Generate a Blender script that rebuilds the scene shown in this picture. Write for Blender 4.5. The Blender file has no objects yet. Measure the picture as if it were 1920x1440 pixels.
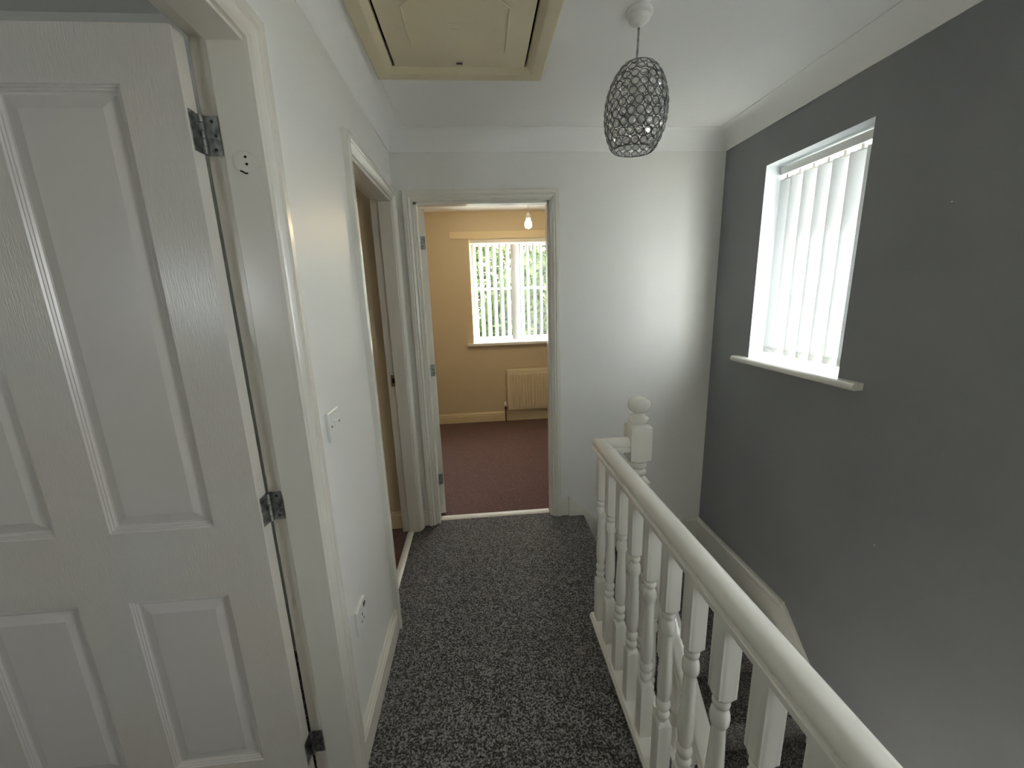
import bpy, bmesh, math, random
from mathutils import Vector, Matrix
random.seed(7)
S = bpy.context.scene
COL = S.collection
R = math.radians

# ------------------------------------------------------------------ camera
def make_camera():
    yaw, pitch, roll = R(4.409), R(12.431), R(-1.879)
    f = Vector((math.sin(yaw)*math.cos(pitch), math.cos(yaw)*math.cos(pitch), -math.sin(pitch)))
    r = Vector((math.cos(yaw), -math.sin(yaw), 0)); u = r.cross(f)
    r2 = r*math.cos(roll) + u*math.sin(roll); u2 = -r*math.sin(roll) + u*math.cos(roll)
    cam = bpy.data.cameras.new('camera'); o = bpy.data.objects.new('camera', cam); COL.objects.link(o)
    cam.sensor_fit = 'HORIZONTAL'; cam.sensor_width = 36.0; cam.lens = 36.0*750.2/1920.0
    cam.clip_start = 0.02
    m = Matrix((r2, u2, -f)).transposed().to_4x4(); m.translation = (0, 0, 1.47)
    o.matrix_world = m
    S.camera = o
make_camera()

# ------------------------------------------------------------------ world, sun, daylight at the windows
SKY = 10.0
w = bpy.data.worlds.new('sky'); S.world = w; w.use_nodes = True
bg = w.node_tree.nodes['Background']; bg.inputs[0].default_value = (0.93, 0.96, 1.0, 1); bg.inputs[1].default_value = SKY
def area(name, loc, rot, sx, sy, portal=True, power=0, col=(1, 1, 1)):
    l = bpy.data.lights.new(name, 'AREA'); l.shape = 'RECTANGLE'; l.size = sx; l.size_y = sy
    if portal: l.cycles.is_portal = True
    l.energy = power; l.color = col
    o = bpy.data.objects.new(name, l); COL.objects.link(o); o.location = loc; o.rotation_euler = rot
    return o
sunl = bpy.data.lights.new('sun', 'SUN'); sunl.energy = 52; sunl.angle = R(0.6); sunl.color = (1, .97, .93)
suno = bpy.data.objects.new('sun', sunl); COL.objects.link(suno)
suno.rotation_euler = Vector((-.82, -.30, -1.12)).to_track_quat('-Z', 'Y').to_euler()
S.view_settings.view_transform = 'Standard'; S.view_settings.look = 'None'
S.view_settings.gamma = 1.0; S.view_settings.use_curve_mapping = False
S.view_settings.exposure = 1.25
S.cycles.max_bounces = 10; S.cycles.diffuse_bounces = 7; S.cycles.transparent_max_bounces = 12
S.cycles.caustics_reflective = False; S.cycles.caustics_refractive = False
S.cycles.sample_clamp_indirect = 6.0

# ------------------------------------------------------------------ room measures (metres)
XL, XR, YE, H, C = -.444, 1.483, 2.447, 2.345, .09
YB, ZB = -1.8, -2.75          # back of the landing, hall floor below
XRM = -3.3                    # far side of the two rooms on the left
BY, BH = 4.634, 2.372         # bedroom far wall and ceiling
BXL, BXR = -.85, 2.2
WY0, WY1, WZ0, WZ1 = 1.52, 2.088, 1.08, 2.068   # stair window
D1Y0, D1Y1 = .150, .985       # near left door opening
D2Y0, D2Y1 = 1.640, 2.378     # far left door opening
DX0, DX1 = -.332, .436        # bedroom door opening
DZ = 2.0
area('portal_stair', (1.70, (WY0+WY1)/2, (WZ0+WZ1)/2), (0, R(90), 0), 1.0, .6)
area('portal_bedroom', (.5, BY+.2, 1.5), (R(-90), 0, 0), 1.2, 1.2)
area('portal_side', (-2.25, YB-.1, 1.55), (R(90), 0, 0), .55, .55)
area('portal_added_window', (XR+.15, .185, 1.55), (0, R(90), 0), .82, .48)  # portal at the added unseen window in the grey wall
area('portal_room', (XRM-.1, 2.0, 1.6), (0, R(-90), 0), .5, .24)

# ------------------------------------------------------------------ materials
def mat(name, col, rough=.5, spec=.5, metal=0., bump=None, var=None, trans=0., coat=0.):
    m = bpy.data.materials.new(name); m.use_nodes = True
    nt = m.node_tree; b = nt.nodes['Principled BSDF']
    b.inputs['Base Color'].default_value = (*col, 1); b.inputs['Roughness'].default_value = rough
    b.inputs['Specular IOR Level'].default_value = spec; b.inputs['Metallic'].default_value = metal
    b.inputs['Transmission Weight'].default_value = trans
    b.inputs['Coat Weight'].default_value = coat; b.inputs['Coat Roughness'].default_value = .12
    tc = nt.nodes.new('ShaderNodeTexCoord')
    def noise(scale, sv=(1, 1, 1), detail=2.):
        mp = nt.nodes.new('ShaderNodeMapping'); mp.inputs['Scale'].default_value = sv
        nt.links.new(tc.outputs['Object'], mp.inputs[0])
        n = nt.nodes.new('ShaderNodeTexNoise'); n.inputs['Scale'].default_value = scale; n.inputs['Detail'].default_value = detail
        nt.links.new(mp.outputs[0], n.inputs['Vector']); return n
    if bump:
        sc, sv, st, dist = bump
        n = noise(sc, sv); bp = nt.nodes.new('ShaderNodeBump')
        bp.inputs['Strength'].default_value = st; bp.inputs['Distance'].default_value = dist
        nt.links.new(n.outputs['Fac'], bp.inputs['Height']); nt.links.new(bp.outputs[0], b.inputs['Normal'])
    if var:
        sc, col2, lo, hi = var
        n = noise(sc, detail=4.); cr = nt.nodes.new('ShaderNodeValToRGB')
        cr.color_ramp.elements[0].position = lo; cr.color_ramp.elements[1].position = hi
        cr.color_ramp.elements[0].color = (*col, 1); cr.color_ramp.elements[1].color = (*col2, 1)
        nt.links.new(n.outputs['Fac'], cr.inputs[0]); nt.links.new(cr.outputs[0], b.inputs['Base Color'])
    return m
M = {}
M['wall'] = mat('white_wall_paint', (.80, .795, .765), .42, .45, bump=(260, (1, 1, 1), .12, .002), var=(1.6, (.77, .765, .735), .35, .75))
M['reveal'] = mat('shade_toned_white_paint', (.64, .67, .69), .6, .3, bump=(240, (1, 1, 1), .1, .002))  # white reveal paint toned darker and bluer, recess shade put into the colour
M['ceil'] = mat('white_ceiling_paint', (.85, .85, .835), .8, .2, bump=(180, (1, 1, 1), .1, .002))
M['grey'] = mat('grey_wall_paint', (.205, .210, .220), .55, .4, bump=(240, (1, 1, 1), .12, .002), var=(2.2, (.225, .229, .238), .35, .7))
M['gloss'] = mat('white_gloss_paint', (.775, .75, .685), .17, .5, bump=(70, (1, 1, .3), .03, .002))
M['cream'] = mat('aged_cream_gloss', (.73, .695, .625), .25, .5, bump=(70, (1, 1, .3), .07, .002))
M['door'] = mat('embossed_door_paint', (.70, .645, .57), .22, .5, bump=(60, (6, 6, .55), .40, .0016), var=(2.4, (.69, .675, .645), .4, .7))
M['doorf'] = mat('smooth_door_paint', (.70, .655, .60), .25, .5, bump=(220, (1, 1, 1), .10, .001), var=(2.4, (.69, .66, .645), .4, .7))
M['hatch'] = mat('yellowed_plastic', (.66, .585, .41), .5, .4, var=(5, (.61, .55, .395), .3, .7))
M['tan'] = mat('tan_wall_paint', (.62, .515, .35), .6, .3, bump=(240, (1, 1, 1), .1, .002))
M['tancream'] = mat('cream_board_paint', (.74, .62, .40), .5, .3)
M['plastic'] = mat('white_plastic', (.80, .80, .77), .3, .5)
M['steel'] = mat('dull_steel', (.42, .43, .42), .34, .5, 1., var=(60, (.20, .21, .205), .45, .65))
M['brass'] = mat('dull_brass', (.30, .22, .12), .4, .5, 1.)
M['dark'] = mat('dark_void', (.012, .011, .010), .8, .1)
M['slot'] = mat('dark_plastic', (.05, .05, .05), .5)
M['wire'] = mat('dark_chrome_wire', (.13, .13, .132), .35, .5, 1.)
M['rad'] = mat('radiator_enamel', (.74, .64, .44), .35, .5)
M['copper'] = mat('tarnished_copper', (.25, .12, .07), .45, .5, 1.)
M['upvc'] = mat('white_upvc', (.82, .83, .83), .3, .5)
M['sill'] = mat('cream_sill_gloss', (.78, .765, .70), .25, .5)
M['thresh'] = mat('threshold_strip', (.78, .76, .70), .35, .5)
M['bark'] = mat('bark', (.07, .05, .035), .9, .2, var=(9, (.03, .022, .018), .3, .7))
M['bounce_ground'] = mat('pale_bounce_ground', (.50, .48, .44), .95, .1, var=(30, (.42, .40, .37), .3, .7))  # pale so the added ground bounces daylight up to the ceilings
M['trainer'] = mat('brick_outside', (.35, .2, .15), .9, .1)

def carpet(name, dark, light, lo, hi, scale):
    m = bpy.data.materials.new(name); m.use_nodes = True
    nt = m.node_tree; b = nt.nodes['Principled BSDF']; L = nt.links.new
    b.inputs['Roughness'].default_value = 1.; b.inputs['Specular IOR Level'].default_value = .05
    b.inputs['Sheen Weight'].default_value = .25; b.inputs['Sheen Roughness'].default_value = .6
    tc = nt.nodes.new('ShaderNodeTexCoord')
    n = nt.nodes.new('ShaderNodeTexNoise'); n.inputs['Scale'].default_value = scale; n.inputs['Detail'].default_value = 2.; n.inputs['Roughness'].default_value = .55
    n2 = nt.nodes.new('ShaderNodeTexNoise'); n2.inputs['Scale'].default_value = scale*.16; n2.inputs['Detail'].default_value = 4.
    v = nt.nodes.new('ShaderNodeTexVoronoi'); v.inputs['Scale'].default_value = scale*1.0
    for q in (n, n2, v): L(tc.outputs['Object'], q.inputs['Vector'])
    a = nt.nodes.new('ShaderNodeMath'); a.operation = 'MULTIPLY_ADD'; a.inputs[1].default_value = .16; L(n2.outputs['Fac'], a.inputs[0]); L(n.outputs['Fac'], a.inputs[2])
    s = nt.nodes.new('ShaderNodeMath'); s.operation = 'SUBTRACT'; s.inputs[1].default_value = .08; L(a.outputs[0], s.inputs[0])
    cr = nt.nodes.new('ShaderNodeValToRGB'); cr.color_ramp.elements[0].position = lo; cr.color_ramp.elements[1].position = hi
    cr.color_ramp.elements[0].color = (*dark, 1); cr.color_ramp.elements[1].color = (*light, 1)
    vr = nt.nodes.new('ShaderNodeSeparateColor'); L(v.outputs['Color'], vr.inputs[0])
    k = nt.nodes.new('ShaderNodeMath'); k.operation = 'MULTIPLY_ADD'; k.inputs[1].default_value = .30; L(vr.outputs[0], k.inputs[0]); L(s.outputs[0], k.inputs[2])
    k2 = nt.nodes.new('ShaderNodeMath'); k2.operation = 'SUBTRACT'; k2.inputs[1].default_value = .15; L(k.outputs[0], k2.inputs[0])
    L(k2.outputs[0], cr.inputs[0]); L(cr.outputs[0], b.inputs['Base Color'])
    bp = nt.nodes.new('ShaderNodeBump'); bp.inputs['Strength'].default_value = .9; bp.inputs['Distance'].default_value = .006
    L(n.outputs['Fac'], bp.inputs['Height']); L(bp.outputs[0], b.inputs['Normal'])
    return m
M['carpet'] = carpet('charcoal_fleck_carpet', (.016, .0145, .014), (.235, .215, .202), .41, .68, 150)
M['maroon'] = carpet('maroon_carpet', (.062, .019, .012), (.135, .052, .037), .35, .7, 90)

def mix_mat(name, build):
    m = bpy.data.materials.new(name); m.use_nodes = True; nt = m.node_tree
    nt.nodes.remove(nt.nodes['Principled BSDF']); build(nt, nt.nodes['Material Output']); return m
def _slat(nt, out):
    d = nt.nodes.new('ShaderNodeBsdfDiffuse'); d.inputs[0].default_value = (.80, .81, .81, 1)
    t = nt.nodes.new('ShaderNodeBsdfTranslucent'); t.inputs[0].default_value = (.80, .81, .82, 1)
    mx = nt.nodes.new('ShaderNodeMixShader'); mx.inputs[0].default_value = .18
    nt.links.new(d.outputs[0], mx.inputs[1]); nt.links.new(t.outputs[0], mx.inputs[2]); nt.links.new(mx.outputs[0], out.inputs[0])
M['slat'] = mix_mat('white_blind_fabric', _slat)
def _glass(nt, out):
    t = nt.nodes.new('ShaderNodeBsdfTransparent'); t.inputs[0].default_value = (.94, .96, .95, 1)
    g = nt.nodes.new('ShaderNodeBsdfGlossy'); g.inputs['Roughness'].default_value = .02
    mx = nt.nodes.new('ShaderNodeMixShader'); mx.inputs[0].default_value = .06
    nt.links.new(t.outputs[0], mx.inputs[1]); nt.links.new(g.outputs[0], mx.inputs[2]); nt.links.new(mx.outputs[0], out.inputs[0])
M['glass'] = mix_mat('window_glass', _glass)
def _leaf(nt, out):
    oi = nt.nodes.new('ShaderNodeNewGeometry'); cr = nt.nodes.new('ShaderNodeValToRGB')
    cr.color_ramp.elements[0].color = (.010, .024, .006, 1); cr.color_ramp.elements[1].color = (.075, .10, .035, 1)
    nt.links.new(oi.outputs['Random Per Island'], cr.inputs[0])
    d = nt.nodes.new('ShaderNodeBsdfDiffuse'); t = nt.nodes.new('ShaderNodeBsdfTranslucent')
    nt.links.new(cr.outputs[0], d.inputs[0]); nt.links.new(cr.outputs[0], t.inputs[0])
    mx = nt.nodes.new('ShaderNodeMixShader'); mx.inputs[0].default_value = .4
    nt.links.new(d.outputs[0], mx.inputs[1]); nt.links.new(t.outputs[0], mx.inputs[2]); nt.links.new(mx.outputs[0], out.inputs[0])
M['leaf'] = mix_mat('leaf', _leaf)
def _bulb(nt, out):
    e = nt.nodes.new('ShaderNodeEmission'); e.inputs[0].default_value = (1, .76, .46, 1); e.inputs[1].default_value = 130
    nt.links.new(e.outputs[0], out.inputs[0])
M['bulb'] = mix_mat('lit_bulb', _bulb)
def _cry(nt, out):
    t = nt.nodes.new('ShaderNodeBsdfTransparent'); t.inputs[0].default_value = (.93, .93, .92, 1)
    g = nt.nodes.new('ShaderNodeBsdfGlossy'); g.inputs['Roughness'].default_value = .06
    d = nt.nodes.new('ShaderNodeBsdfDiffuse'); d.inputs[0].default_value = (.9, .9, .88, 1)
    m1 = nt.nodes.new('ShaderNodeMixShader'); m1.inputs[0].default_value = .45
    nt.links.new(g.outputs[0], m1.inputs[1]); nt.links.new(d.outputs[0], m1.inputs[2])
    mx = nt.nodes.new('ShaderNodeMixShader'); mx.inputs[0].default_value = .30
    nt.links.new(t.outputs[0], mx.inputs[1]); nt.links.new(m1.outputs[0], mx.inputs[2]); nt.links.new(mx.outputs[0], out.inputs[0])
M['crystal'] = mix_mat('cut_crystal', _cry)
M['frost'] = mat('frosted_bulb_off', (.75, .75, .74), .3, .5)

# ------------------------------------------------------------------ mesh helpers
def box(bm, x0, x1, y0, y1, z0, z1, mi=0):
    vs = [bm.verts.new((x, y, z)) for z in (z0, z1) for y in (y0, y1) for x in (x0, x1)]
    for q in ((0, 2, 3, 1), (4, 5, 7, 6), (0, 1, 5, 4), (2, 6, 7, 3), (0, 4, 6, 2), (1, 3, 7, 5)):
        f = bm.faces.new([vs[i] for i in q]); f.material_index = mi
    return vs
def loops(bm, rings, caps=True, closed=True, mi=0):
    rs = [[bm.verts.new(p) for p in r] for r in rings]
    n = len(rs[0])
    for a, b in zip(rs, rs[1:]):
        for i in range(n if closed else n-1):
            j = (i+1) % n
            f = bm.faces.new((a[i], a[j], b[j], b[i])); f.material_index = mi
    if caps:
        for r in (list(reversed(rs[0])), rs[-1]):
            f = bm.faces.new(r); f.material_index = mi
    return rs
def prism(bm, pts, f0, f1, mi=0):
    """pts 2D polygon; f0,f1 map a 2D point to the two end planes"""
    return loops(bm, [[f0(*p) for p in pts], [f1(*p) for p in pts]], mi=mi)
def lathe(bm, prof, n=20, cx=0, cy=0, mi=0):
    loops(bm, [[(cx+r*math.cos(2*math.pi*i/n), cy+r*math.sin(2*math.pi*i/n), z) for i in range(n)] for r, z in prof], mi=mi)
def tube(bm, pts, r, n=8, mi=0):
    rings = []
    pts = [Vector(p) for p in pts]
    up = None
    for i, p in enumerate(pts):
        d = ((pts[i+1] if i < len(pts)-1 else p) - (pts[i-1] if i else p)).normalized()
        if up is None: up = d.orthogonal().normalized()
        a = (up - d*up.dot(d)).normalized(); up = a; b = d.cross(a)
        rings.append([tuple(p + a*r*math.cos(2*math.pi*k/n) + b*r*math.sin(2*math.pi*k/n)) for k in range(n)])
    loops(bm, rings, mi=mi)
def mesh(bm, name, mats, smooth=False, bevel=None):
    bmesh.ops.recalc_face_normals(bm, faces=bm.faces)
    if bevel:
        bmesh.ops.remove_doubles(bm, verts=bm.verts, dist=1e-6)
        es = [e for e in bm.edges if len(e.link_faces) == 2 and e.calc_face_angle(0) > R(40)]
        bmesh.ops.bevel(bm, geom=es, offset=bevel, segments=2, profile=.6, affect='EDGES')
    me = bpy.data.meshes.new(name); bm.to_mesh(me); bm.free()
    for m_ in (mats if isinstance(mats, (list, tuple)) else [mats]): me.materials.append(M[m_])
    if smooth:
        for p in me.polygons: p.use_smooth = True
        me.set_sharp_from_angle(angle=R(smooth if smooth is not True else 35))
    return me
def obj(name, me, parent=None, loc=None, rot=None):
    o = bpy.data.objects.new(name, me); COL.objects.link(o)
    if parent: o.parent = parent
    if loc: o.location = loc
    if rot: o.rotation_euler = rot
    return o
def part(name, bm, mats, parent=None, smooth=False, bevel=None, loc=None, rot=None):
    return obj(name, mesh(bm, name, mats, smooth, bevel), parent, loc, rot)
def tag(o, label, cat, kind=None, group=None):
    o['label'] = label; o['category'] = cat
    if kind: o['kind'] = kind
    if group: o['group'] = group
    return o
def empty(name, loc=(0, 0, 0), rot=None):
    o = bpy.data.objects.new(name, None); COL.objects.link(o); o.location = loc; o.empty_display_size = .1
    if rot: o.rotation_euler = rot
    return o
def B(): return bmesh.new()
def bxp(name, x0, x1, y0, y1, z0, z1, m, parent, bevel=None):
    bm = B(); box(bm, x0, x1, y0, y1, z0, z1); return part(name, bm, m, parent, False, bevel)

def slab_holes(bm, axis, t0, t1, a0, a1, b0, b1, holes, mi_hole=0, mi_back=0):
    """a slab thick along axis (t0..t1), spanning a,b, with rectangular holes (a0,a1,b0,b1)"""
    A = sorted({a0, a1, *[h[0] for h in holes], *[h[1] for h in holes]})
    Bz = sorted({b0, b1, *[h[2] for h in holes], *[h[3] for h in holes]})
    def solid(i, j):
        if i < 0 or j < 0 or i >= len(A)-1 or j >= len(Bz)-1: return False
        ca, cb = (A[i]+A[i+1])/2, (Bz[j]+Bz[j+1])/2
        return not any(h[0] < ca < h[1] and h[2] < cb < h[3] for h in holes)
    def P(t, a, b): return {'x': (t, a, b), 'y': (a, t, b), 'z': (a, b, t)}[axis]
    cache = {}
    def V(t, a, b):
        k = (t, a, b)
        if k not in cache: cache[k] = bm.verts.new(P(t, a, b))
        return cache[k]
    def F(ks, mi):
        f = bm.faces.new([V(*k) for k in ks]); f.material_index = mi
    for i in range(len(A)-1):
        for j in range(len(Bz)-1):
            if not solid(i, j): continue
            p, q, r, s = A[i], A[i+1], Bz[j], Bz[j+1]
            for t, mi in ((t0, 0), (t1, mi_back)): F([(t, p, r), (t, q, r), (t, q, s), (t, p, s)], mi)
            for di, dj, e in ((-1, 0, ((p, r), (p, s))), (1, 0, ((q, r), (q, s))), (0, -1, ((p, r), (q, r))), (0, 1, ((p, s), (q, s)))):
                if not solid(i+di, j+dj):
                    inner = 0 <= i+di < len(A)-1 and 0 <= j+dj < len(Bz)-1
                    (u, v), (u2, v2) = e
                    F([(t0, u, v), (t0, u2, v2), (t1, u2, v2), (t1, u, v)], mi_hole if inner else 0)
def wall(name, axis, t0, t1, a0, a1, b0, b1, holes, mats, label, mi_hole=0, mi_back=0):
    bm = B(); slab_holes(bm, axis, t0, t1, a0, a1, b0, b1, holes, mi_hole, mi_back)
    return tag(part(name, bm, mats), label, name.split('_')[0], 'structure')

# ------------------------------------------------------------------ room shell
wall('wall_left', 'x', XL, XL-.111, YB, YE, -.26, H+.1, [(D1Y0-.026, D1Y1+.015, -.26, DZ+.028), (D2Y0-.028, D2Y1+.028, -.26, DZ+.028)],
     ['wall', 'wall'], 'white painted landing wall with two door openings')
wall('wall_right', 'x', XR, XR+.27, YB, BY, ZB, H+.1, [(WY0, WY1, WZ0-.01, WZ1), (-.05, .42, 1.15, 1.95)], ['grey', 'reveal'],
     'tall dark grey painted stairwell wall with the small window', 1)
wall('wall_end', 'y', YE, YE+.103, XL-.111, XR, ZB, BH+.1, [(DX0-.028, DX1+.028, -.26, DZ+.028)], ['wall', 'wall'],
     'white end wall of the landing around the bedroom doorway')
wall('wall_back', 'y', YB, YB-.2, XL-.111, XR+.27, ZB, H+.1, [], ['wall', 'wall'],
     'white wall closing the landing behind the viewer')
wall('wall_bedroom_far', 'y', BY, BY+.28, BXL-.1, BXR, -.2, BH+.1, [(-.066, 1.075, .94, 2.088)], ['tan', 'tancream'],
     'tan bedroom wall holding the window and radiator', 1)
wall('wall_bedroom_left', 'x', BXL, BXL-.1, YE+.103, BY, -.2, BH+.1, [], ['tan'], 'tan bedroom side wall behind the open door')
wall('wall_bedroom_right', 'x', BXR, BXR+.1, YE+.103, BY, -.2, BH+.1, [], ['tan'], 'tan bedroom side wall beyond the doorway edge')
wall('wall_bedroom_near', 'y', YE+.003, YE+.103, XR+.27, BXR, -.2, BH+.1, [], ['tan'], 'tan bedroom return wall beside the stairwell')
wall('wall_side_room_end', 'y', 2.437, 2.55, XRM, XL-.112, -.2, H+.1, [], ['tan'], 'tan wall seen through the second left doorway')
wall('wall_partition', 'y', 1.60, 1.52, XRM, XL-.112, -.2, H+.1, [], ['tan', 'wall'], 'partition wall between the two rooms on the left', 0, 1)
wall('wall_outer_left', 'x', XRM, XRM-.2, YB-.2, 2.55, -.2, H+.1, [(1.88, 2.12, 1.35, 1.85)], ['wall', 'wall'], 'outer wall of the rooms on the left')
wall('wall_near_room_back', 'y', YB, YB-.2, XRM, XL-.112, -.2, H+.1, [(-2.50, -1.98, 1.28, 1.82)], ['wall', 'wall'], 'white wall with window in the near left room')

# floors
bm = B()
prism(bm, [(XL, YB), (.548, YB), (.548, 1.585), (.648, 1.585), (.648, YE), (DX1, YE), (DX1, YE+.06), (DX0, YE+.06), (DX0, YE), (XL, YE), (XL, D2Y1), (-.505, D2Y1), (-.505, D2Y0), (XL, D2Y0)], lambda x, y: (x, y, -.26), lambda x, y: (x, y, 0))
bm.normal_update()
tag(part('floor', bm, 'carpet', bevel=.012), 'charcoal flecked carpet covering the landing floor', 'floor', 'structure')
def flr(name, x0, x1, y0, y1, z, m, label, th=.2):
    bm = B(); box(bm, x0, x1, y0, y1, z-th, z); return tag(part(name, bm, m), label, 'floor', 'structure')
flr('floor_bedroom', BXL, BXR, YE+.06, BY, 0, 'maroon', 'maroon brown carpet on the bedroom floor')
flr('floor_side_room', XRM, -.506, 1.60, 2.437, 0, 'maroon', 'maroon carpet inside the second left doorway')
flr('floor_near_room', XRM, XL-.006, YB, 1.52, 0, 'carpet', 'grey carpet inside the near left room')
flr('floor_hall', -1.2, XR, YB, YE, ZB, 'carpet', 'dark hall floor at the foot of the stairs')
bm = B(); box(bm, -1.3, -1.2, YB, YE, ZB, -.2)
tag(part('wall_hall_left', bm, 'wall'), 'shadowed hall wall below the landing', 'wall', 'structure')
# ceilings
HX0, HX1, HY0, HY1 = -.318, .270, 1.245, 1.832
bm = B(); slab_holes(bm, 'z', H, H+.15, XL-.111, XR+.1, YB, YE, [(HX0, HX1, HY0, HY1)], 0)
tag(part('ceiling', bm, 'ceil'), 'white landing ceiling with loft hatch', 'ceiling', 'structure')
def ceil(name, x0, x1, y0, y1, z, label):
    bm = B(); box(bm, x0, x1, y0, y1, z, z+.12); return tag(part(name, bm, 'ceil'), label, 'ceiling', 'structure')
ceil('ceiling_bedroom', BXL-.1, BXR+.1, YE+.1, BY+.1, BH, 'bedroom ceiling seen through the far doorway')
ceil('ceiling_left_rooms', XRM-.1, XL-.112, YB-.1, 2.55, H, 'plain ceiling of the rooms on the left')

# coving
arc = [(0, -C-.004), (.004, -C-.004)] + [(C*(1-math.cos(t))+.002, -C+C*math.sin(t)-.002) for t in [math.pi/2*k/9 for k in range(10)]] + [(C+.006, -.004), (C+.006, 0), (0, 0)]
def cove(name, f0, f1, label):
    bm = B(); prism(bm, arc, f0, f1); tag(part(name, bm, 'ceil', smooth=30), label, 'coving', 'structure')
cove('trim_1', lambda u, z: (XL+u, YB, H+z), lambda u, z: (XL+u, YE-u, H+z), 'white plaster coving above the left landing wall')
cove('trim_2', lambda u, z: (XL+u, YE-u, H+z), lambda u, z: (XR-u, YE-u, H+z), 'white plaster coving above the end wall doorway')
cove('trim_3', lambda u, z: (XR-u, YE-u, H+z), lambda u, z: (XR-u, YB, H+z), 'white plaster coving along the dark grey wall')

# ------------------------------------------------------------------ door frames: lining + architrave
ARCH = [(u, t*1.28) for u, t in [(0, 0), (0, .007), (.003, .010), (.0055, .0075), (.008, .0105), (.011, .0085), (.015, .012), (.023, .0165), (.030, .0145), (.0335, .019), (.052, .019), (.0545, .016), (.0545, 0)]]
def architrave(parent, P, s0, s1, zt, m, z0=0.):
    """P(s, t, z) -> world; t is the distance out of the wall"""
    for k in range(3):
        bm = B()
        if k == 0: prism(bm, ARCH, lambda u, t: P(s0-u, t, z0), lambda u, t: P(s0-u, t, zt+u))
        if k == 1: prism(bm, ARCH, lambda u, t: P(s1+u, t, z0), lambda u, t: P(s1+u, t, zt+u))
        if k == 2: prism(bm, ARCH, lambda u, t: P(s0-u, t, zt+u), lambda u, t: P(s1+u, t, zt+u))
        part('architrave', bm, m, parent, smooth=20)
def lining(parent, P, s0, s1, zt, depth, m, reb, th=.026):
    """P(s, t, z): t negative goes into the wall; reb = depth of the rebate on the far side"""
    st = .013
    def jamb(a, sgn):
        bm = B()
        prism(bm, [(a, .0), (a+sgn*th, 0), (a+sgn*th, -depth), (a, -depth), (a, -depth+reb), (a-sgn*st, -depth+reb+.003), (a-sgn*st, 0)],
              lambda s, t: P(s, t, 0), lambda s, t: P(s, t, zt))
        return part('jamb_lining', bm, m, parent, bevel=.0012)
    j0 = jamb(s0, -1); j1 = jamb(s1, 1)
    bm = B()
    prism(bm, [(zt, 0), (zt+th, 0), (zt+th, -depth), (zt, -depth), (zt, -depth+reb), (zt-st, -depth+reb+.003), (zt-st, 0)],
          lambda z, t: P(s0-th, t, z), lambda z, t: P(s1+th, t, z))
    part('head_lining', bm, m, parent, bevel=.0012)
    return j0, j1
# near left door
PL = lambda s, t, z: (XL+t, s, z)
fr = empty('trim_4', (XL, (D1Y0+D1Y1)/2, 0)); tag(fr, 'cream painted frame around the near panelled door', 'door frame', 'structure')
fr.matrix_world = Matrix.Identity(4)
architrave(fr, PL, D1Y0+.008, D1Y1-.014+.001, DZ-.006, 'cream'); lining(fr, PL, D1Y0, D1Y1, DZ, .111, 'cream', .037, .014)
# plug in the far jamb where an old latch was
pb = B(); bmesh.ops.create_cone(pb, cap_ends=True, segments=28, radius1=.0225, radius2=.0215, depth=.0016)
pl = part('filled_latch_hole', pb, 'cream', fr, loc=(-.4775, D1Y1-.0136, 1.764), rot=(R(90), 0, 0)); pl['label'] = 'round filled patch with two screw holes'
for dx, dz in ((.004, .010), (.005, -.004)):
    b_ = B(); bmesh.ops.create_cone(b_, cap_ends=True, segments=10, radius1=.0026, radius2=.0026, depth=.001)
    part('screw_hole', b_, 'dark', pl, loc=(dx, dz, .0012))
b_ = B(); tube(b_, [(-.010, -.0165, 0), (-.004, -.019, 0), (-.001, -.022, 0), (.004, -.0215, 0)], .0017, 6)
part('chip', b_, 'dark', pl, loc=(0, 0, .0008))
# second left door
fr = empty('trim_5'); tag(fr, 'white frame of the second left doorway beside the corner', 'door frame', 'structure')
architrave(fr, PL, D2Y0-.002, D2Y1-.004, DZ+.002, 'gloss'); lining(fr, PL, D2Y0, D2Y1, DZ, .111, 'cream', .04)
bm = B(); box(bm, -.5365, -.4965, D2Y1-.0025, D2Y1+.001, .965, 1.035); box(bm, -.528, -.5085, D2Y1-.0032, D2Y1-.001, .985, 1.015, 1)
sp = part('strike_plate', bm, ['brass', 'dark'], fr); sp['label'] = 'brass strike plate'
# bedroom door frame
PE = lambda s, t, z: (s, YE-t, z)
fr = empty('trim_6'); tag(fr, 'white moulded frame of the bedroom doorway in the end wall', 'door frame', 'structure')
architrave(fr, PE, DX0-.004, DX1+.002, DZ+.002, 'gloss'); lining(fr, PE, DX0, DX1, DZ, .103, 'gloss', .04)

# threshold strips
bm = B(); prism(bm, [(-.028, 0), (-.02, .006), (0, .009), (.02, .006), (.028, 0)], lambda u, z: (DX0+.014, YE+.063+u, z), lambda u, z: (DX1-.014, YE+.063+u, z))
tag(part('threshold_strip', bm, 'thresh', smooth=40), 'pale threshold strip across the bedroom doorway', 'threshold')
bm = B(); prism(bm, [(-.02, 0), (-.014, .006), (0, .008), (.014, .006), (.02, 0)], lambda u, z: (-.503+u, D2Y0+.014, z), lambda u, z: (-.503+u, D2Y1-.014, z))
tag(part('threshold_strip', bm, 'thresh', smooth=40), 'metal threshold strip in the second left doorway', 'threshold')

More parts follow.
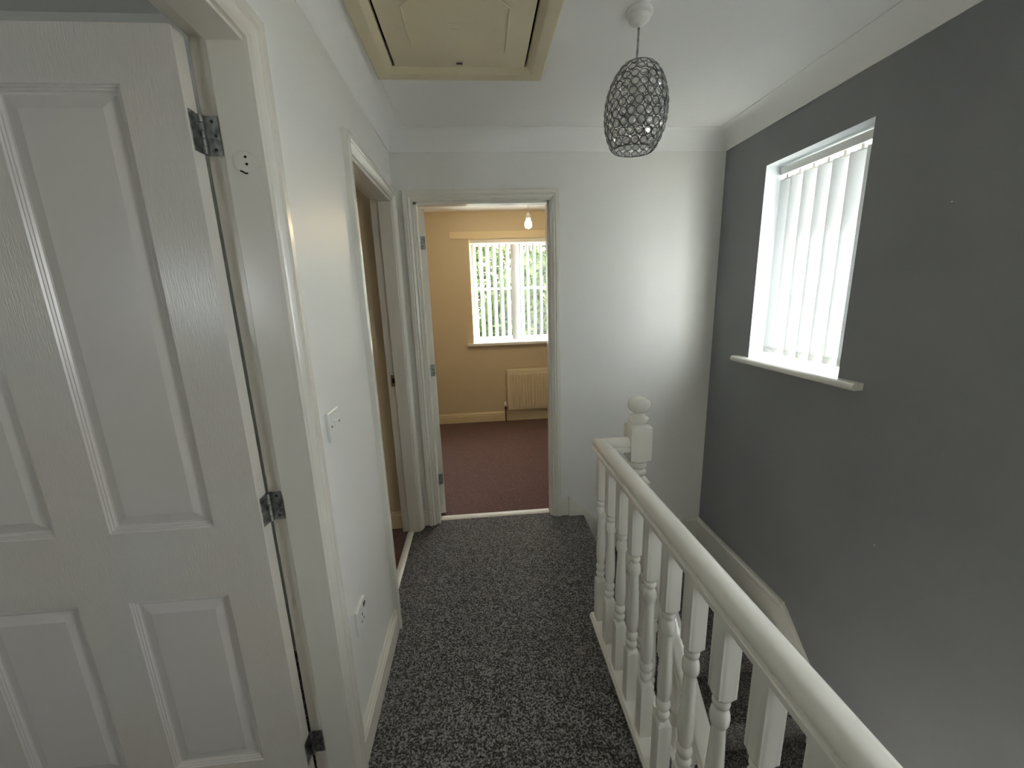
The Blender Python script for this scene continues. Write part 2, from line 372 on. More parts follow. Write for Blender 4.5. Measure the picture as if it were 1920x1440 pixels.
# ------------------------------------------------------------------ panelled doors
RINGS = [(0, 0), (.0022, -.0035), (.0050, -.0028), (.0070, -.0065), (.0100, -.0058), (.0125, -.0100), (.0165, -.0105), (.0420, -.0035), (.0440, -.0035)]
PAN_U = [(.113, .351), (.470, .708)]; PAN_Z = [(.205, .749), (.941, 1.896)]
DW, DT = .823, .037
def door_meshes():
    bm = B(); slab_holes(bm, 'y', 0, DT, -DW, 0, .012, 1.997, [(-u1, -u0, z0, z1) for u0, u1 in PAN_U for z0, z1 in PAN_Z])
    slab = mesh(bm, 'slab', 'door', bevel=.0009)
    pans = []
    for u0, u1 in PAN_U:
        for z0, z1 in PAN_Z:
            bm = B(); rs = []
            for i, dp in RINGS:
                rs.append([(-u1+i, -dp, z0+i), (-u0-i, -dp, z0+i), (-u0-i, -dp, z1-i), (-u1+i, -dp, z1-i)])
            loops(bm, [[(x, DT, z) for x, y, z in rs[0]]]+rs)
            pans.append(mesh(bm, 'panel', 'doorf', smooth=12))
    return slab, pans
def hinge_mesh():
    bm = B(); h = .038
    box(bm, -.0006, .0016, -.032, .000, -h, h)            # leaf on the door edge (x = 0 plane)
    box(bm, .000, .0335, .0032, .0052, -h, h)              # leaf on the jamb
    for k in range(5):
        z0 = -h+k*2*h/5; rr = .0052 if k % 2 else .0056
        loops(bm, [[(.0042+rr*math.cos(t), -.0016+rr*math.sin(t), z) for t in [2*math.pi*i/10 for i in range(10)]] for z in (z0+.0006, z0+2*h/5-.0006)])
    return mesh(bm, 'hinge', 'steel', smooth=35)
slab, pans = door_meshes(); hme = hinge_mesh()
bm = B(); bmesh.ops.create_cone(bm, cap_ends=True, segments=10, radius1=.0036, radius2=.003, depth=.0012); scr = mesh(bm, 'screw', 'slot')
def door(name, loc, rotz, label, hz):
    d = empty(name, loc, (0, 0, rotz)); tag(d, label, 'door', 'structure')
    obj('slab', slab, d)
    for p_ in pans: obj('panel', p_, d)
    for z in hz:
        h_ = obj('hinge', hme, d, loc=(.0005, DT+.0005, z)); h_['label'] = 'dull steel butt hinge'
        h_.rotation_euler = (0, 0, -rotz*0)
        for dz in (-.027, 0, .027):
            obj('screw', scr, h_, loc=(.022 if dz else .026, .0028, dz), rot=(R(90), 0, 0))
    return d
door('door_1', (-.5575, .941, 0), 0, 'cream white moulded four panel door opened beside the camera', (1.818, .965, .195))

# bedroom door, opened inward beyond a right angle: only its hinge edge shows
d = empty('door_2', (DX0+.004, YE+.108, 0), (0, 0, R(180+8.5))); tag(d, 'white bedroom door seen edge on with three hinges', 'door', 'structure')
bm = B(); box(bm, -.001-.037, -.001, -.762, 0, .012, 1.985); 
part('slab', bm, 'gloss', d, bevel=.001)
for z in (1.795, 1.02, .265):
    bm = B(); box(bm, -.033, -.004, -.0005, .0018, z-.038, z+.038)
    for k in range(5):
        loops(bm, [[(-.001+.005*math.cos(t), .003+.005*math.sin(t), zz) for t in [2*math.pi*i/8 for i in range(8)]] for zz in (z-.038+k*.0152, z-.038+k*.0152+.0145)])
    part('hinge', bm, 'steel', d, smooth=35)

# ------------------------------------------------------------------ baseboards
SK = [(0, 0), (.016, 0), (.016, .082), (.0125, .086), (.0125, .090), (.015, .094), (.0135, .101), (.008, .106), (.007, .112), (.004, .117), (0, .117)]
def skirt(name, f0, f1, label, m='gloss'):
    bm = B(); prism(bm, SK, f0, f1); return tag(part(name, bm, m, smooth=30), label, 'baseboard', 'structure')
skirt('baseboard_left', lambda u, z: (XL+u, D1Y1+.042, z), lambda u, z: (XL+u, D2Y0-.057, z), 'white skirting under the wall socket', 'cream')
skirt('baseboard_end_corner', lambda u, z: (XL+.002, YE-u, z), lambda u, z: (DX0-.060, YE-u, z), 'short skirting stub between the two far door frames')
skirt('baseboard_end', lambda u, z: (DX1+.058, YE-u, z), lambda u, z: (.548, YE-u, z), 'short white skirting beside the bedroom door frame')
skirt('baseboard_bedroom', lambda u, z: (BXL, BY-u, z), lambda u, z: (BXR, BY-u, z), 'cream skirting along the bedroom window wall', 'tancream')
skirt('baseboard_side_room', lambda u, z: (XRM, 2.437-u, z), lambda u, z: (XL-.113, 2.437-u, z), 'cream skirting inside the second left room', 'tancream')

# ------------------------------------------------------------------ staircase
QZ, RISE, GO = -.262, .2, .213
st = empty('staircase', (1.07, 1.6, 0)); st.matrix_world = Matrix.Identity(4)
tag(st, 'dark carpeted staircase turning down beside the grey wall', 'staircase')
bm = B(); box(bm, .640, XR-.002, 1.588, YE-.002, QZ-.2, QZ); part('quarter_landing', bm, 'carpet', st, bevel=.012)
bm = B()
prism(bm, [(0, 0), (0, -.2), (GO+.02, -.2), (GO+.02, -.02), (GO+.02, 0), (-.022, 0), (-.03, -.008), (-.03, -.024), (-.022, -.03), (0, -.03)],
      lambda y, z: (.672, y, z), lambda y, z: (XR-.022, y, z))
step = mesh(bm, 'step', 'carpet', smooth=30)
for i in range(1, 13): obj('step', step, st, loc=(0, 1.6-GO*i, QZ-RISE*i))
TAN = RISE/GO
def zn(y): return QZ-(1.6-y)*TAN      # nosing line
# outer string
bm = B()
prism(bm, [(1.55, zn(1.55)+.085), (-.9, zn(-.9)+.085), (-.9, zn(-.9)-.2), (1.55, zn(1.55)-.2)], lambda y, z: (.637, y, z), lambda y, z: (.671, y, z))
part('outer_string', bm, 'gloss', st, bevel=.003)
# wall string on the grey wall
bm = B()
yk = 1.632
prism(bm, [(YE-.002, -.104), (yk, -.104), (yk-.02, -.118), (-.9, -.118-(yk-.02+.9)*TAN), (-.9, zn(-.9)-.1), (1.6, -.4), (YE-.002, -.4)], lambda y, z: (XR-.021, y, z), lambda y, z: (XR-.001, y, z))
part('wall_string', bm, 'gloss', st, bevel=.002)
MOLD = [(.001, -.034), (.0245, -.034), (.026, -.031), (.0245, -.028), (.0275, -.022), (.028, -.012), (.025, -.004), (.021, 0), (.001, 0)]
bm = B(); prism(bm, MOLD, lambda u, z: (XR-u, YE-u, -.098+z), lambda u, z: (XR-u, yk, -.098+z)); part('string_moulding', bm, 'gloss', st, smooth=30)
# string on the end wall
bm = B()
prism(bm, [(.546, -.05), (.546, .140), (.556, .140), (.800, -.104), (XR-.022, -.104), (XR-.022, -.4), (.652, -.4), (.652, -.05)], lambda x, z: (x, YE-.028, z), lambda x, z: (x, YE-.001, z))
part('end_string', bm, 'gloss', st, bevel=.002)
bm = B(); prism(bm, MOLD, lambda u, z: (.800, YE-u, -.098+z), lambda u, z: (XR-u, YE-u, -.098+z)); part('string_moulding', bm, 'gloss', st, smooth=30)
# apron hiding the landing edge
bm = B(); box(bm, .549, .567, YB+.002, 1.584, -.30, .0); part('landing_apron', bm, 'gloss', st, bevel=.002)

# ------------------------------------------------------------------ balustrade
def sq(h, z): return [(-h, -h, z), (h, -h, z), (h, h, z), (-h, h, z)]
def sq_block(bm, h, z0, z1, ch, r):
    """square block whose ends are turned down to a round shoulder"""
    n = 32
    def ring(z, k, hh):
        out = []
        for i in range(n):
            t = 2*math.pi*i/n; c, s = math.cos(t), math.sin(t)
            rad_sq = hh/max(abs(c), abs(s)); rad = min(rad_sq, k)
            out.append((rad*c, rad*s, z))
        return out
    big = h*1.5
    rings = []
    if z0 is not None and ch[0]: rings += [ring(z0-ch[0], r, h), ring(z0-ch[0]*.45, h*1.10, h), ring(z0, big, h)]
    else: rings += [ring(z0, big, h)]
    if ch[1]: rings += [ring(z1, big, h), ring(z1+ch[1]*.45, h*1.10, h), ring(z1+ch[1], r, h)]
    else: rings += [ring(z1, big, h)]
    loops(bm, rings)
bm = B()
sq_block(bm, .0205, .022, .222, (0, .014), .0165)
sq_block(bm, .0205, .622, .835, (.014, 0), .0165)
lathe(bm, [(.0150, .230), (.0165, .238), (.0150, .243), (.0170, .247), (.0195, .253), (.0200, .259), (.0180, .266), (.0150, .270), (.0148, .273), (.0165, .277), (.0195, .284), (.0205, .292), (.0195, .300), (.0160, .306), (.0150, .310),
           (.0175, .317), (.0203, .345), (.0203, .375), (.0190, .420), (.0165, .480), (.0152, .520), (.0150, .535), (.0178, .537), (.0205, .545), (.0212, .558), (.0200, .570), (.0165, .579), (.0150, .582), (.0152, .587), (.0180, .591), (.0190, .597), (.0180, .603), (.0160, .607), (.0160, .612)], 20)
balu = mesh(bm, 'baluster', 'gloss', smooth=32)
RX = .492
bal = empty('landing_balustrade', (.484, 1.52, 0)); bal.matrix_world = Matrix.Identity(4)
tag(bal, 'white gloss landing banister with turned balusters and ball newel', 'banister')
for i in range(20): obj('baluster', balu, bal, loc=(.484, 1.52-.1225*i, 0))
RAILP = [(-.022, 0), (-.0330, 0), (-.0345, .002), (-.0345, .0150), (-.0325, .0180), (-.0265, .0195), (-.0260, .0225), (-.0292, .0255), (-.0308, .0310), (-.0305, .0385), (-.0275, .0460), (-.0215, .0520), (-.012, .0555)]
RAILP = RAILP + [(0, .0565)] + [(-u, z) for u, z in reversed(RAILP)]
RZ = .811
bm = B(); prism(bm, RAILP, lambda u, z: (RX+u, YB+.01, RZ+z), lambda u, z: (RX+u, 1.568-u, RZ+z)); part('handrail', bm, 'gloss', bal, smooth=28)
bm = B(); prism(bm, RAILP, lambda u, z: (RX+u, 1.568-u, RZ+z), lambda u, z: (.609, 1.568-u, RZ+z)); part('handrail_return', bm, 'gloss', bal, smooth=28)
BR = [(-.037, 0), (-.037, .012), (-.033, .014), (-.033, .018), (-.030, .023), (.030, .023), (.037, .016), (.037, 0)]
bm = B(); prism(bm, BR, lambda u, z: (.484+u, YB+.01, z), lambda u, z: (.484+u, 1.556, z)); part('base_rail', bm, 'gloss', bal, smooth=30)
# newel
NX, NY = .653, 1.571
bm = B()
sq_block(bm, .045, .772, .915, (.014, .016), .034)
sq_block(bm, .045, .335, .668, (.014, .022), .034)
sq_block(bm, .045, -.75, -.165, (0, .02), .034)
lathe(bm, [(.032, .685), (.034, .690), (.030, .694), (.036, .700), (.041, .708), (.040, .717), (.034, .723), (.030, .726), (.034, .730), (.040, .737), (.041, .746), (.036, .753), (.032, .757), (.032, .760)], 24)
lathe(bm, [(.030, -.148), (.036, -.142), (.041, -.132), (.040, -.122), (.034, -.115), (.030, -.112), (.035, -.108), (.041, -.098), (.040, -.086), (.032, -.078), (.034, -.070), (.042, -.02), (.042, .03), (.038, .10), (.033, .17), (.031, .215), (.037, .219), (.043, .232), (.043, .250), (.036, .262), (.031, .266), (.033, .271), (.040, .277), (.041, .290), (.036, .300), (.032, .306), (.032, .322)], 24)
nw = part('newel_post', bm, 'gloss', bal, smooth=32, loc=(NX, NY, 0))
bm = B(); lathe(bm, [(.034, .930), (.038, .934), (.0425, .942), (.042, .951), (.036, .957), (.030, .960), (.026, .964), (.022, .970), (.022, .974), (.028, .979), (.038, .986), (.0445, .996), (.0465, 1.008), (.0445, 1.021), (.037, 1.032), (.025, 1.039), (.010, 1.0425), (.002, 1.043)], 28)
part('ball_cap', bm, 'gloss', nw, smooth=40)
# lower flight banister
lb = empty('stair_banister'); tag(lb, 'lower white banister following the stairs down from the newel', 'banister')
zt0 = .565
bm = B(); prism(bm, RAILP, lambda u, z: (NX+u, 1.526, zt0+z), lambda u, z: (NX+u, -.9, zt0+z-(1.526+.9)*TAN)); part('handrail', bm, 'gloss', lb, smooth=28)
for i in range(13):
    y = 1.526-.072-.107*i; obj('baluster', balu, lb, loc=(NX, y, zn(y)+.085-.022+.0))

# ------------------------------------------------------------------ stair window, sill, blind
wn = empty('window_1'); tag(wn, 'small stairwell window in the grey wall behind blinds', 'window', 'structure')
FX0, FX1 = 1.635, 1.695
bm = B(); slab_holes(bm, 'x', FX0, FX1, WY0, WY1, WZ0, WZ1, [(WY0+.06, WY1-.06, WZ0+.06, WZ1-.06)]); part('window_frame', bm, 'upvc', wn, bevel=.004)
bm = B(); box(bm, 1.662, 1.668, WY0+.055, WY1-.055, WZ0+.055, WZ1-.055); part('pane', bm, 'glass', wn)
bm = B()
prof = [(1.440, -.013), (1.436, -.004), (1.438, .006), (1.446, .013), (FX0, .013), (FX0, -.012), (XR, -.012), (1.452, -.017)]
# nose board with horns either side of the opening
def sillseg(bm, y0, y1, back):
    pr = [(x if x < XR-.001 else (back if x > XR+.001 else XR), z) for x, z in prof]
    prism(bm, pr, lambda x, z: (x, y0, WZ0+z), lambda x, z: (x, y1, WZ0+z))
bm = B()
nose = [(1.437, -.010), (1.435, .000), (1.438, .008), (1.446, .013), (XR, .013), (XR, -.016), (1.444, -.016)]
prism(bm, nose, lambda x, z: (x, 1.404, WZ0+z), lambda x, z: (x, 2.178, WZ0+z))
box(bm, XR, FX0, WY0, WY1, WZ0-.010, WZ0+.013)
part('window_sill', bm, 'sill', wn, smooth=30)

def slat_mesh(w_, z0, z1, name):
    bm = B(); n = 6; t = .0006
    fr_ = [(-w_/2+w_*i/n, .004*(1-(2*i/n-1)**2)) for i in range(n+1)]
    pts = [(a, b+t) for a, b in fr_] + [(a, b) for a, b in reversed(fr_)]
    prism(bm, pts, lambda a, b: (b, a, z0), lambda a, b: (b, a, z1))
    return mesh(bm, name, 'slat', smooth=35)
def pocket_mesh(w_, z0):
    bm = B(); box(bm, -.0008, .0012, -w_/2+.001, w_/2-.001, z0, z0+.034); return mesh(bm, 'weight_pocket', 'slat')
def hanger_mesh(z):
    bm = B(); box(bm, -.0012, .0012, -.021, .021, z-.002, z+.006); box(bm, -.003, .003, -.006, .006, z+.004, z+.026); return mesh(bm, 'hanger', 'plastic')
bl = empty('vertical_blind'); tag(bl, 'closed white vertical blind in the stairwell window', 'blind')
BXX = 1.572
bm = B(); box(bm, BXX-.018, BXX+.022, WY0+.006, WY1-.008, WZ1-.048, WZ1-.012); part('headrail', bm, 'plastic', bl, bevel=.003)
SW = .089
sm = slat_mesh(SW, WZ0+.040, WZ1-.066, 'slat'); pm = pocket_mesh(SW, WZ0+.0405); hm = hanger_mesh(WZ1-.070)
ny = 7
pitch = .080
ysl = [WY0+.047+pitch*i for i in range(ny)]
for i, y in enumerate(ysl):
    ang = R(21+random.uniform(-2.5, 2.5)) if i < ny-1 else R(8)
    s_ = obj('slat', sm, bl, loc=(BXX, y, 0), rot=(0, 0, ang))
    if i == 0: s_.rotation_euler = (0, 0, R(27))
    obj('weight_pocket', pm, s_); obj('hanger', hm, s_)
for i in range(ny-1):
    bm = B(); z = WZ0+.062
    tube(bm, [(BXX-.006, ysl[i]+.02, z), (BXX-.008, ysl[i]+.035, z-.014), (BXX-.008, ysl[i]+.052, z-.020), (BXX-.008, ysl[i+1]-.012, z-.010), (BXX-.006, ysl[i+1]+.012, z)], .0011, 5)
    part('link_chain', bm, 'plastic', bl)

# roof edge outside that shades the top of the window
bm = B(); box(bm, XR+.27, XR+.62, YB, BY+.3, H+.08, H+.22)
tag(part('roof_eave', bm, 'upvc'), 'roof eave outside above the stairwell window', 'eave', 'structure')

# unseen windows added to let daylight in; near left room's inferred from door glints
def plain_window(name, axis, t, a0, a1, b0, b1, label):
    wn = empty(name); tag(wn, label, 'window', 'structure')
    bm = B(); slab_holes(bm, axis, t, t+.05, a0, a1, b0, b1, [(a0+.045, a1-.045, b0+.045, b1-.045)]); part('window_frame', bm, 'upvc', wn, bevel=.004)
    bm = B(); slab_holes(bm, axis, t+.02, t+.026, a0+.04, a1-.04, b0+.04, b1-.04, []); part('pane', bm, 'glass', wn)
plain_window('added_window_right', 'x', XR+.16, -.05, .42, 1.15, 1.95, 'unseen narrow window added to the grey wall for fill daylight')
plain_window('window_4', 'y', YB-.14, -2.50, -1.98, 1.28, 1.82, 'small unseen window of the near left room')
plain_window('added_window_side_room', 'x', XRM-.14, 1.88, 2.12, 1.35, 1.85, 'unseen slim window added to light the second left room')
# paint chips on the grey wall
for y, z in ((1.216, 1.712), (1.258, .483)):
    bm = B(); bmesh.ops.create_cone(bm, cap_ends=True, segments=7, radius1=.0022, radius2=.0016, depth=.001)
    part('paint_chip', bm, 'plastic', bpy.data.objects['wall_right'], loc=(XR-.0006, y, z), rot=(0, R(-90), 0))

# ------------------------------------------------------------------ bedroom window, blind, board, radiator, bulb
wn = empty('window_2'); tag(wn, 'white bedroom window looking onto green trees', 'window', 'structure')
X0, X1, Z0, Z1 = -.066, 1.075, .94, 2.088
XM = .505; ZM = 1.555; YF = BY+.16
bm = B(); slab_holes(bm, 'y', YF, YF+.06, X0, X1, Z0, Z1, [(X0+.055, XM-.045, Z0+.055, ZM-.012), (X0+.055, XM-.045, ZM+.012, Z1-.055), (XM+.045, X1-.055, Z0+.055, ZM-.012), (XM+.045, X1-.055, ZM+.012, Z1-.055)])
part('window_frame', bm, 'upvc', wn, bevel=.004)
for a0, a1 in ((X0+.05, XM-.04), (XM+.04, X1-.05)):
    for c0, c1 in ((Z0+.05, ZM-.008), (ZM+.008, Z1-.05)):
        bm = B(); box(bm, a0, a1, YF+.027, YF+.033, c0, c1); part('pane', bm, 'glass', wn)
bm = B(); box(bm, XM+.008, XM+.024, YF-.014, YF+.001, 1.40, 1.44); box(bm, XM+.010, XM+.022, YF-.026, YF-.012, 1.33, 1.44); part('window_handle', bm, 'slot', wn, bevel=.002)
bm = B(); box(bm, X0-.075, X1+.075, BY-.045, BY, Z0-.022, Z0+.008); box(bm, X0, X1, BY, YF, Z0-.02, Z0+.008); part('window_sill', bm, 'sill', wn, bevel=.004)
bl = empty('vertical_blind'); tag(bl, 'open white vertical blind across the bedroom window', 'blind')
YBL = BY+.035
bm = B(); box(bm, X0+.004, X1-.004, YBL-.018, YBL+.018, Z1-.040, Z1-.004); part('headrail', bm, 'plastic', bl, bevel=.003)
sm2 = slat_mesh(SW, Z0+.030, Z1-.058, 'slat'); pm2 = pocket_mesh(SW, Z0+.0305); hm2 = hanger_mesh(Z1-.062)
n2 = 15
for i in range(n2):
    x = X0+.045+i*(X1-X0-.09)/(n2-1)
    s_ = obj('slat', sm2, bl, loc=(x, YBL+.006, 0), rot=(0, 0, R(-31+random.uniform(-3, 3)) if i != 6 else R(-70)))
    obj('weight_pocket', pm2, s_); obj('hanger', hm2, s_)
bm = B(); box(bm, -.272, 1.36, BY-.018, BY-.0005, 2.094, 2.164)
for x in (-.19, .45): 
    bmesh.ops.create_cone(bm, cap_ends=True, segments=8, radius1=.004, radius2=.004, depth=.003, matrix=Matrix.Translation((x, BY-.0185, 2.135)) @ Matrix.Rotation(R(90), 4, 'X'))
tag(part('curtain_batten', bm, 'tancream', bevel=.0015), 'long cream curtain batten screwed above the bedroom window', 'batten')
ra = empty('radiator', (.75, BY, 0)); ra.matrix_world = Matrix.Identity(4)
tag(ra, 'cream ribbed panel radiator under the bedroom window', 'radiator')
RX0, RX1, RZ0, RZ1 = .300, 1.10, .150, .628
ry = BY-.085
bm = B(); box(bm, RX0, RX1, ry, ry+.018, RZ0, RZ1); part('back_plate', bm, 'rad', ra, bevel=.006)
bm = B(); box(bm, -.0105, .0105, -.017, .001, RZ0+.035, RZ1-.045); rib = mesh(bm, 'rib', 'rad', bevel=.0045)
x = RX0+.040
while x < RX1-.03:
    obj('rib', rib, ra, loc=(x, ry, 0)); x += .0355
bm = B(); box(bm, RX0-.002, RX1+.002, ry+.012, ry+.06, RZ1-.004, RZ1+.006); part('top_grille', bm, 'rad', ra, bevel=.002)
bm = B(); box(bm, RX0-.004, RX0+.002, ry+.004, ry+.06, RZ0+.02, RZ1+.002); part('side_panel', bm, 'rad', ra, bevel=.001)
for xx in (.42, .98):
    bm = B(); box(bm, xx-.02, xx+.02, ry+.015, BY-.001, RZ0+.06, RZ1-.06); part('bracket', bm, 'rad', ra)
bm = B(); tube(bm, [(RX0+.01, ry+.02, RZ0+.025), (RX0-.035, ry+.02, RZ0+.025)], .010, 10); tube(bm, [(RX0-.032, ry+.02, RZ0+.045), (RX0-.032, ry+.02, 0)], .0075, 10); tube(bm, [(RX0-.032, ry+.02, RZ0+.01), (RX0-.032, ry+.02, RZ0+.05)], .013, 10)
part('pipe', bm, 'copper', ra, smooth=40)
bm = B(); lathe(bm, [(.016, RZ0+.048), (.018, RZ0+.055), (.018, RZ0+.085), (.015, RZ0+.098), (.004, RZ0+.10)], 14, RX0-.032, ry+.02); part('valve_cap', bm, 'plastic', ra, smooth=40)

bu = empty('bare_bulb_pendant', (.455, 3.55, BH)); bu.matrix_world = Matrix.Translation((.455, 3.55, 0))
tag(bu, 'lit bare bulb hanging from the bedroom ceiling', 'light bulb')
bm = B(); lathe(bm, [(.045, BH), (.044, BH-.012), (.030, BH-.024), (.008, BH-.030), (.004, BH-.034)], 20); part('ceiling_rose', bm, 'plastic', bu, smooth=40)
bm = B(); tube(bm, [(0, 0, BH-.03), (0, 0, 2.135)], .0032, 6); part('flex', bm, 'plastic', bu)
bm = B(); lathe(bm, [(.006, 2.142), (.012, 2.138), (.018, 2.128), (.0195, 2.112), (.019, 2.105), (.021, 2.103), (.021, 2.097), (.018, 2.095), (.017, 2.085)], 16); part('lamp_holder', bm, 'plastic', bu, smooth=40)
bm = B(); lathe(bm, [(.015, 2.090), (.018, 2.083), (.027, 2.066), (.0305, 2.050), (.028, 2.036), (.019, 2.024), (.004, 2.019)], 18); part('bulb', bm, 'bulb', bu, smooth=60)

# ------------------------------------------------------------------ loft hatch
ha = empty('loft_hatch', (0, 1.54, H)); ha.matrix_world = Matrix.Identity(4)
tag(ha, 'yellowed plastic loft hatch set in the landing ceiling', 'loft hatch')
FP = [(0, 0), (.001, -.011), (.006, -.014), (.045, -.014), (.050, -.012), (.070, .004), (.072, .012), (.060, .012), (.050, 0)]
hx0, hx1, hy0, hy1 = -.354, .307, 1.208, 1.868
def hp(u, z, cx, cy):  # mitred corner
    return ((hx0+u if cx == 0 else hx1-u), (hy0+u if cy == 0 else hy1-u), H+z)
for a, b in (((0, 0), (0, 1)), ((0, 1), (1, 1)), ((1, 1), (1, 0)), ((1, 0), (0, 0))):
    bm = B(); prism(bm, FP, lambda u, z: hp(u, z, *a), lambda u, z: hp(u, z, *b)); part('frame', bm, 'hatch', ha, smooth=25)
bm = B(); box(bm, hx0+.081, hx1-.080, hy0+.076, hy1-.075, H-.001, H+.03)
dp = part('lid', bm, 'hatch', ha, bevel=.003)
bm = B()
cxh = (hx0+hx1)/2
oc = [(cxh-.168, 1.672), (cxh-.168, 1.46), (cxh-.128, 1.42), (cxh+.128, 1.42), (cxh+.168, 1.46), (cxh+.168, 1.685)]
tube(bm, [(x, y, H-.001) for x, y in oc], .0034, 6); part('raised_bead', bm, 'hatch', dp)
bm = B(); tube(bm, [(cxh-.024, 1.537, H-.001), (cxh+.006, 1.537, H-.001), (cxh+.010, 1.541, H-.001), (cxh+.010, 1.562, H-.001), (cxh+.006, 1.566, H-.001), (cxh-.020, 1.566, H-.001), (cxh-.024, 1.562, H-.001), (cxh-.024, 1.537, H-.001)], .0014, 5); part('moulded_mark', bm, 'hatch', dp)
bm = B(); slab_holes(bm, 'z', H+.003, H-.004, cxh-.019, cxh+.015, 1.748, 1.782, [(cxh-.013, cxh+.010, 1.754, 1.773)]); 
part('catch_plate', bm, 'hatch', dp)
bm = B(); box(bm, cxh-.013, cxh+.010, 1.754, 1.773, H-.0022, H-.0015); part('catch_slot', bm, 'slot', dp)
bm = B(); slab_holes(bm, 'z', H+.10, H+.12, HX0, HX1, HY0, HY1, []); part('loft_insulation_board', bm, 'dark', ha)

# ------------------------------------------------------------------ crystal pendant
PX, PY = .559, 1.462
pe = empty('pendant_light', (PX, PY, 0)); tag(pe, 'unlit egg shaped crystal and wire pendant light on the landing', 'pendant light')
bm = B(); lathe(bm, [(.041, H), (.042, H-.012), (.038, H-.017), (.034, H-.018), (.0335, H-.026), (.028, H-.032), (.010, H-.037), (.006, H-.046), (.004, H-.047)], 28); part('ceiling_rose', bm, 'plastic', pe, smooth=40)
bm = B(); tube(bm, [(0, 0, H-.045), (-.001, 0, 2.27), (-.003, 0, 2.20), (-.003, 0, 2.165)], .0036, 8); part('flex', bm, 'steel', pe, smooth=True)
bm = B(); lathe(bm, [(.006, 2.185), (.013, 2.180), (.019, 2.165), (.020, 2.135), (.024, 2.133), (.024, 2.118), (.019, 2.115), (.017, 2.09)], 16, -.003); part('lamp_holder', bm, 'plastic', pe, smooth=40)
bm = B(); lathe(bm, [(.016, 2.10), (.019, 2.09), (.028, 2.065), (.030, 2.048), (.027, 2.032), (.018, 2.020), (.003, 2.015)], 16, -.003); part('bulb', bm, 'frost', pe, smooth=60)
ZS0, ZS1 = 1.940, 2.190
def egg(t):   # radius of the shade, t = 0 bottom rim .. 1 top rim
    return .101*math.sqrt(max(.01, 1-((t-.46)/.615)**2))
bm = B()
for t, rr in ((0, .0016), (1, .0016)):
    r_ = egg(t); z = ZS0+(ZS1-ZS0)*t
    tube(bm, [(r_*math.cos(a), r_*math.sin(a), z-2.065) for a in [2*math.pi*i/28 for i in range(29)]], rr, 6)
for k in range(8):
    a = 2*math.pi*k/8
    tube(bm, [(egg(i/12)*.985*math.cos(a), egg(i/12)*.985*math.sin(a), ZS0+(ZS1-ZS0)*i/12-2.065) for i in range(13)], .0008, 4)
for k in range(3):
    a = 2*math.pi*k/3
    tube(bm, [(egg(1)*math.cos(a), egg(1)*math.sin(a), ZS1-2.065), (.0, .0, ZS1-2.065+.001)], .0014, 5)
sh = part('shade', bm, 'wire', pe, smooth=True, loc=(-.001, 0, 2.065), rot=(R(1.5), R(3.0), 0)); sh['label'] = 'dark wire egg shade set with round crystals'
# one crystal in its wire ring
bm = B(); Rb = .0122
n = 14
rings = []
for i in range(n):
    a = 2*math.pi*i/n
    rings.append([((Rb+.0014*math.cos(b))*math.cos(a), (Rb+.0014*math.cos(b))*math.sin(a), .0014*math.sin(b)) for b in [0, math.pi/2, math.pi, 3*math.pi/2]])
rs = [[bm.verts.new(p) for p in r] for r in rings]
for i in range(n):
    for j in range(4):
        bm.faces.new((rs[i][j], rs[(i+1) % n][j], rs[(i+1) % n][(j+1) % 4], rs[i][(j+1) % 4]))
loops(bm, [[(r_*math.cos(2*math.pi*(i+.5*o_)/8), r_*math.sin(2*math.pi*(i+.5*o_)/8), z) for i in range(8)] for r_, z, o_ in ((.0055, -.0042, 0), (.0108, -.001, 0), (.0108, .001, 0), (.0055, .0042, 0))], mi=1)
cry = mesh(bm, 'crystal', ['wire', 'crystal'])
z = 0.0; row = 0
# rows spaced along the meridian
arcs = [(0, 0)]; N = 400; s_ = 0
pts = [(egg(i/N), (ZS1-ZS0)*i/N) for i in range(N+1)]
cum = [0]
for a, b in zip(pts, pts[1:]): cum.append(cum[-1]+math.hypot(a[0]-b[0], a[1]-b[1]))
nrow = int(cum[-1]/.0262)
for q in range(nrow):
    tgt = cum[-1]*(q+.5)/nrow
    i = next(k for k in range(N+1) if cum[k] >= tgt)
    r_, zz = pts[i]; i2 = min(N, i+2); i1 = max(0, i-2)
    dr, dz = pts[i2][0]-pts[i1][0], pts[i2][1]-pts[i1][1]
    cnt = max(5, int(2*math.pi*r_/.0262))
    for k in range(cnt):
        a = 2*math.pi*(k+.5*(q % 2))/cnt
        nrm = Vector((dz*math.cos(a), dz*math.sin(a), -dr)).normalized()
        tg = Vector((-math.sin(a), math.cos(a), 0)); bt = nrm.cross(tg)
        o = obj('crystal', cry, sh)
        m_ = Matrix((tg, bt, nrm)).transposed().to_4x4(); m_.translation = (r_*math.cos(a), r_*math.sin(a), ZS0+zz-2.065)
        o.matrix_basis = m_

# ------------------------------------------------------------------ switch and socket
sw = empty('light_switch', (XL, 1.163, 1.12)); tag(sw, 'white single light switch on the left wall', 'light switch')
def plate(parent):
    bm = B(); loops(bm, [[(x, y*s, z*s) for y, z in ((-.043, -.043), (.043, -.043), (.043, .043), (-.043, .043))] for x, s in ((.0005, 1), (.008, 1), (.0105, .955))])
    return part('plate', bm, 'plastic', parent, bevel=.0012)
plate(sw)
bm = B(); prism(bm, [(.009, -.0125), (.0115, -.0125), (.0150, .0125), (.009, .0125)], lambda x, z: (x, -.0065, z), lambda x, z: (x, .0065, z)); part('rocker', bm, 'plastic', sw, bevel=.0008)
for y in (-.030, .030):
    bm = B(); bmesh.ops.create_cone(bm, cap_ends=True, segments=12, radius1=.0034, radius2=.003, depth=.002, matrix=Matrix.Translation((.0106, y, 0)) @ Matrix.Rotation(R(90), 4, 'Y')); part('screw', bm, 'slot', sw)
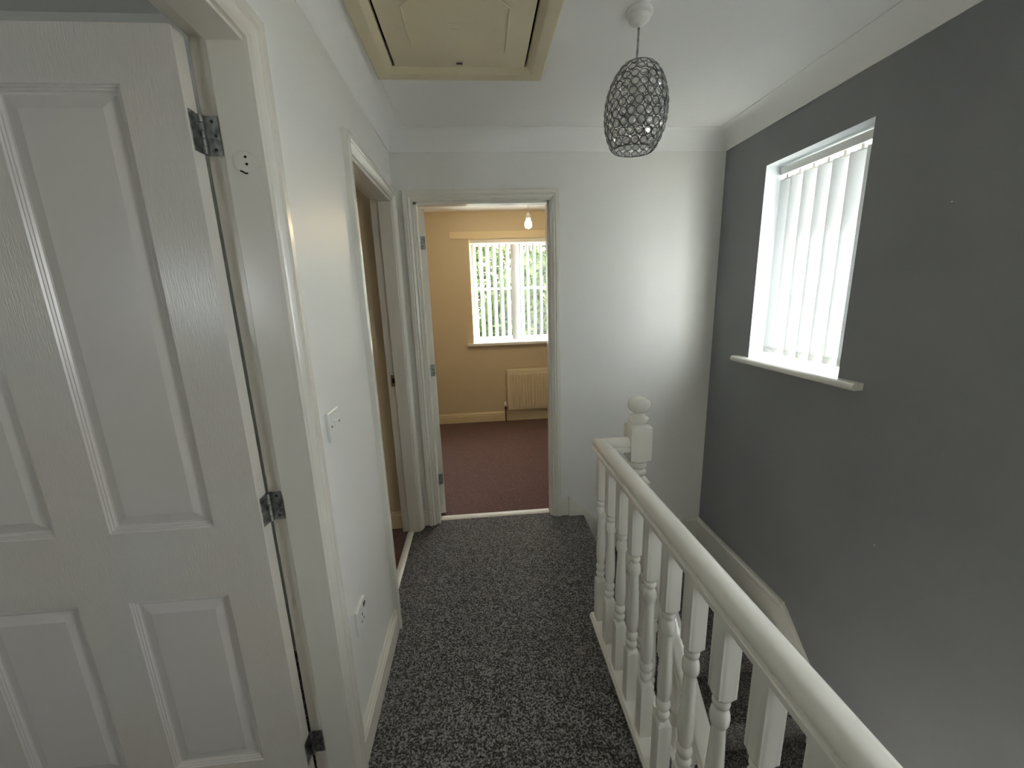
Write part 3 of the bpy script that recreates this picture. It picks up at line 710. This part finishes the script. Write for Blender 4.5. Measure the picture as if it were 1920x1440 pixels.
so = empty('power_socket', (XL, 1.176, .449)); tag(so, 'white single power socket low on the left wall', 'power socket')
plate(so)
for y0, y1, z0, z1 in ((-.0035, .0035, .004, .014), (-.0135, -.0055, -.014, -.0085), (.0055, .0135, -.014, -.0085)):
    bm = B(); box(bm, .0100, .0109, y0, y1, z0-.006, z1-.006); part('pin_hole', bm, 'slot', so)
bm = B(); prism(bm, [(.009, -.008), (.0112, -.008), (.0145, .008), (.009, .008)], lambda x, z: (x, .018, .022+z), lambda x, z: (x, .030, .022+z)); part('rocker', bm, 'slot', so, bevel=.0006)

# ------------------------------------------------------------------ outside greenery
gm = B(); box(gm, -25, 25, -20, 30, ZB-.4, ZB-.3); tag(part('ground', gm, 'bounce_ground'), 'added ground outside, made pale to bounce daylight up through the windows', 'ground', 'structure')
def tree(x, y, zc, rx, rz, n, label):
    t = empty('tree', (x, y, ZB-.3)); tag(t, label, 'tree', None, 'trees outside the bedroom window')
    bm = B()
    tube(bm, [(0, 0, 0), (.1, .05, zc*.5-ZB*.5), (.0, .1, zc-ZB+.3)], .12, 8); part('trunk', bm, 'bark', t, smooth=True)
    bm = B()
    for _ in range(n):
        while True:
            p = Vector((random.uniform(-1, 1), random.uniform(-1, 1), random.uniform(-1, 1)))
            if .35 < p.length < 1: break
        c = Vector((p.x*rx, p.y*rx*.6, p.z*rz+zc-ZB+.3))
        a = Vector((random.gauss(0, 1), random.gauss(0, 1), random.gauss(0, 1))).normalized(); b = a.orthogonal().normalized()
        s = random.uniform(.07, .15)
        bm.faces.new([bm.verts.new(c+a*s), bm.verts.new(c+b*s*.45), bm.verts.new(c-a*s), bm.verts.new(c-b*s*.45)])
    f_ = part('foliage', bm, 'leaf', t); f_['kind'] = 'stuff'
tree(-2.2, 9.6, .9, 1.85, 2.6, 11000, 'leafy green tree showing through the first blind gaps')
tree(1.85, 9.0, .2, 1.95, 2.3, 11000, 'leafy green tree showing beside the window handle')
tree(.6, 14.2, 1.8, 3.2, 2.8, 12000, 'taller tree showing above the bedroom window glazing bar')
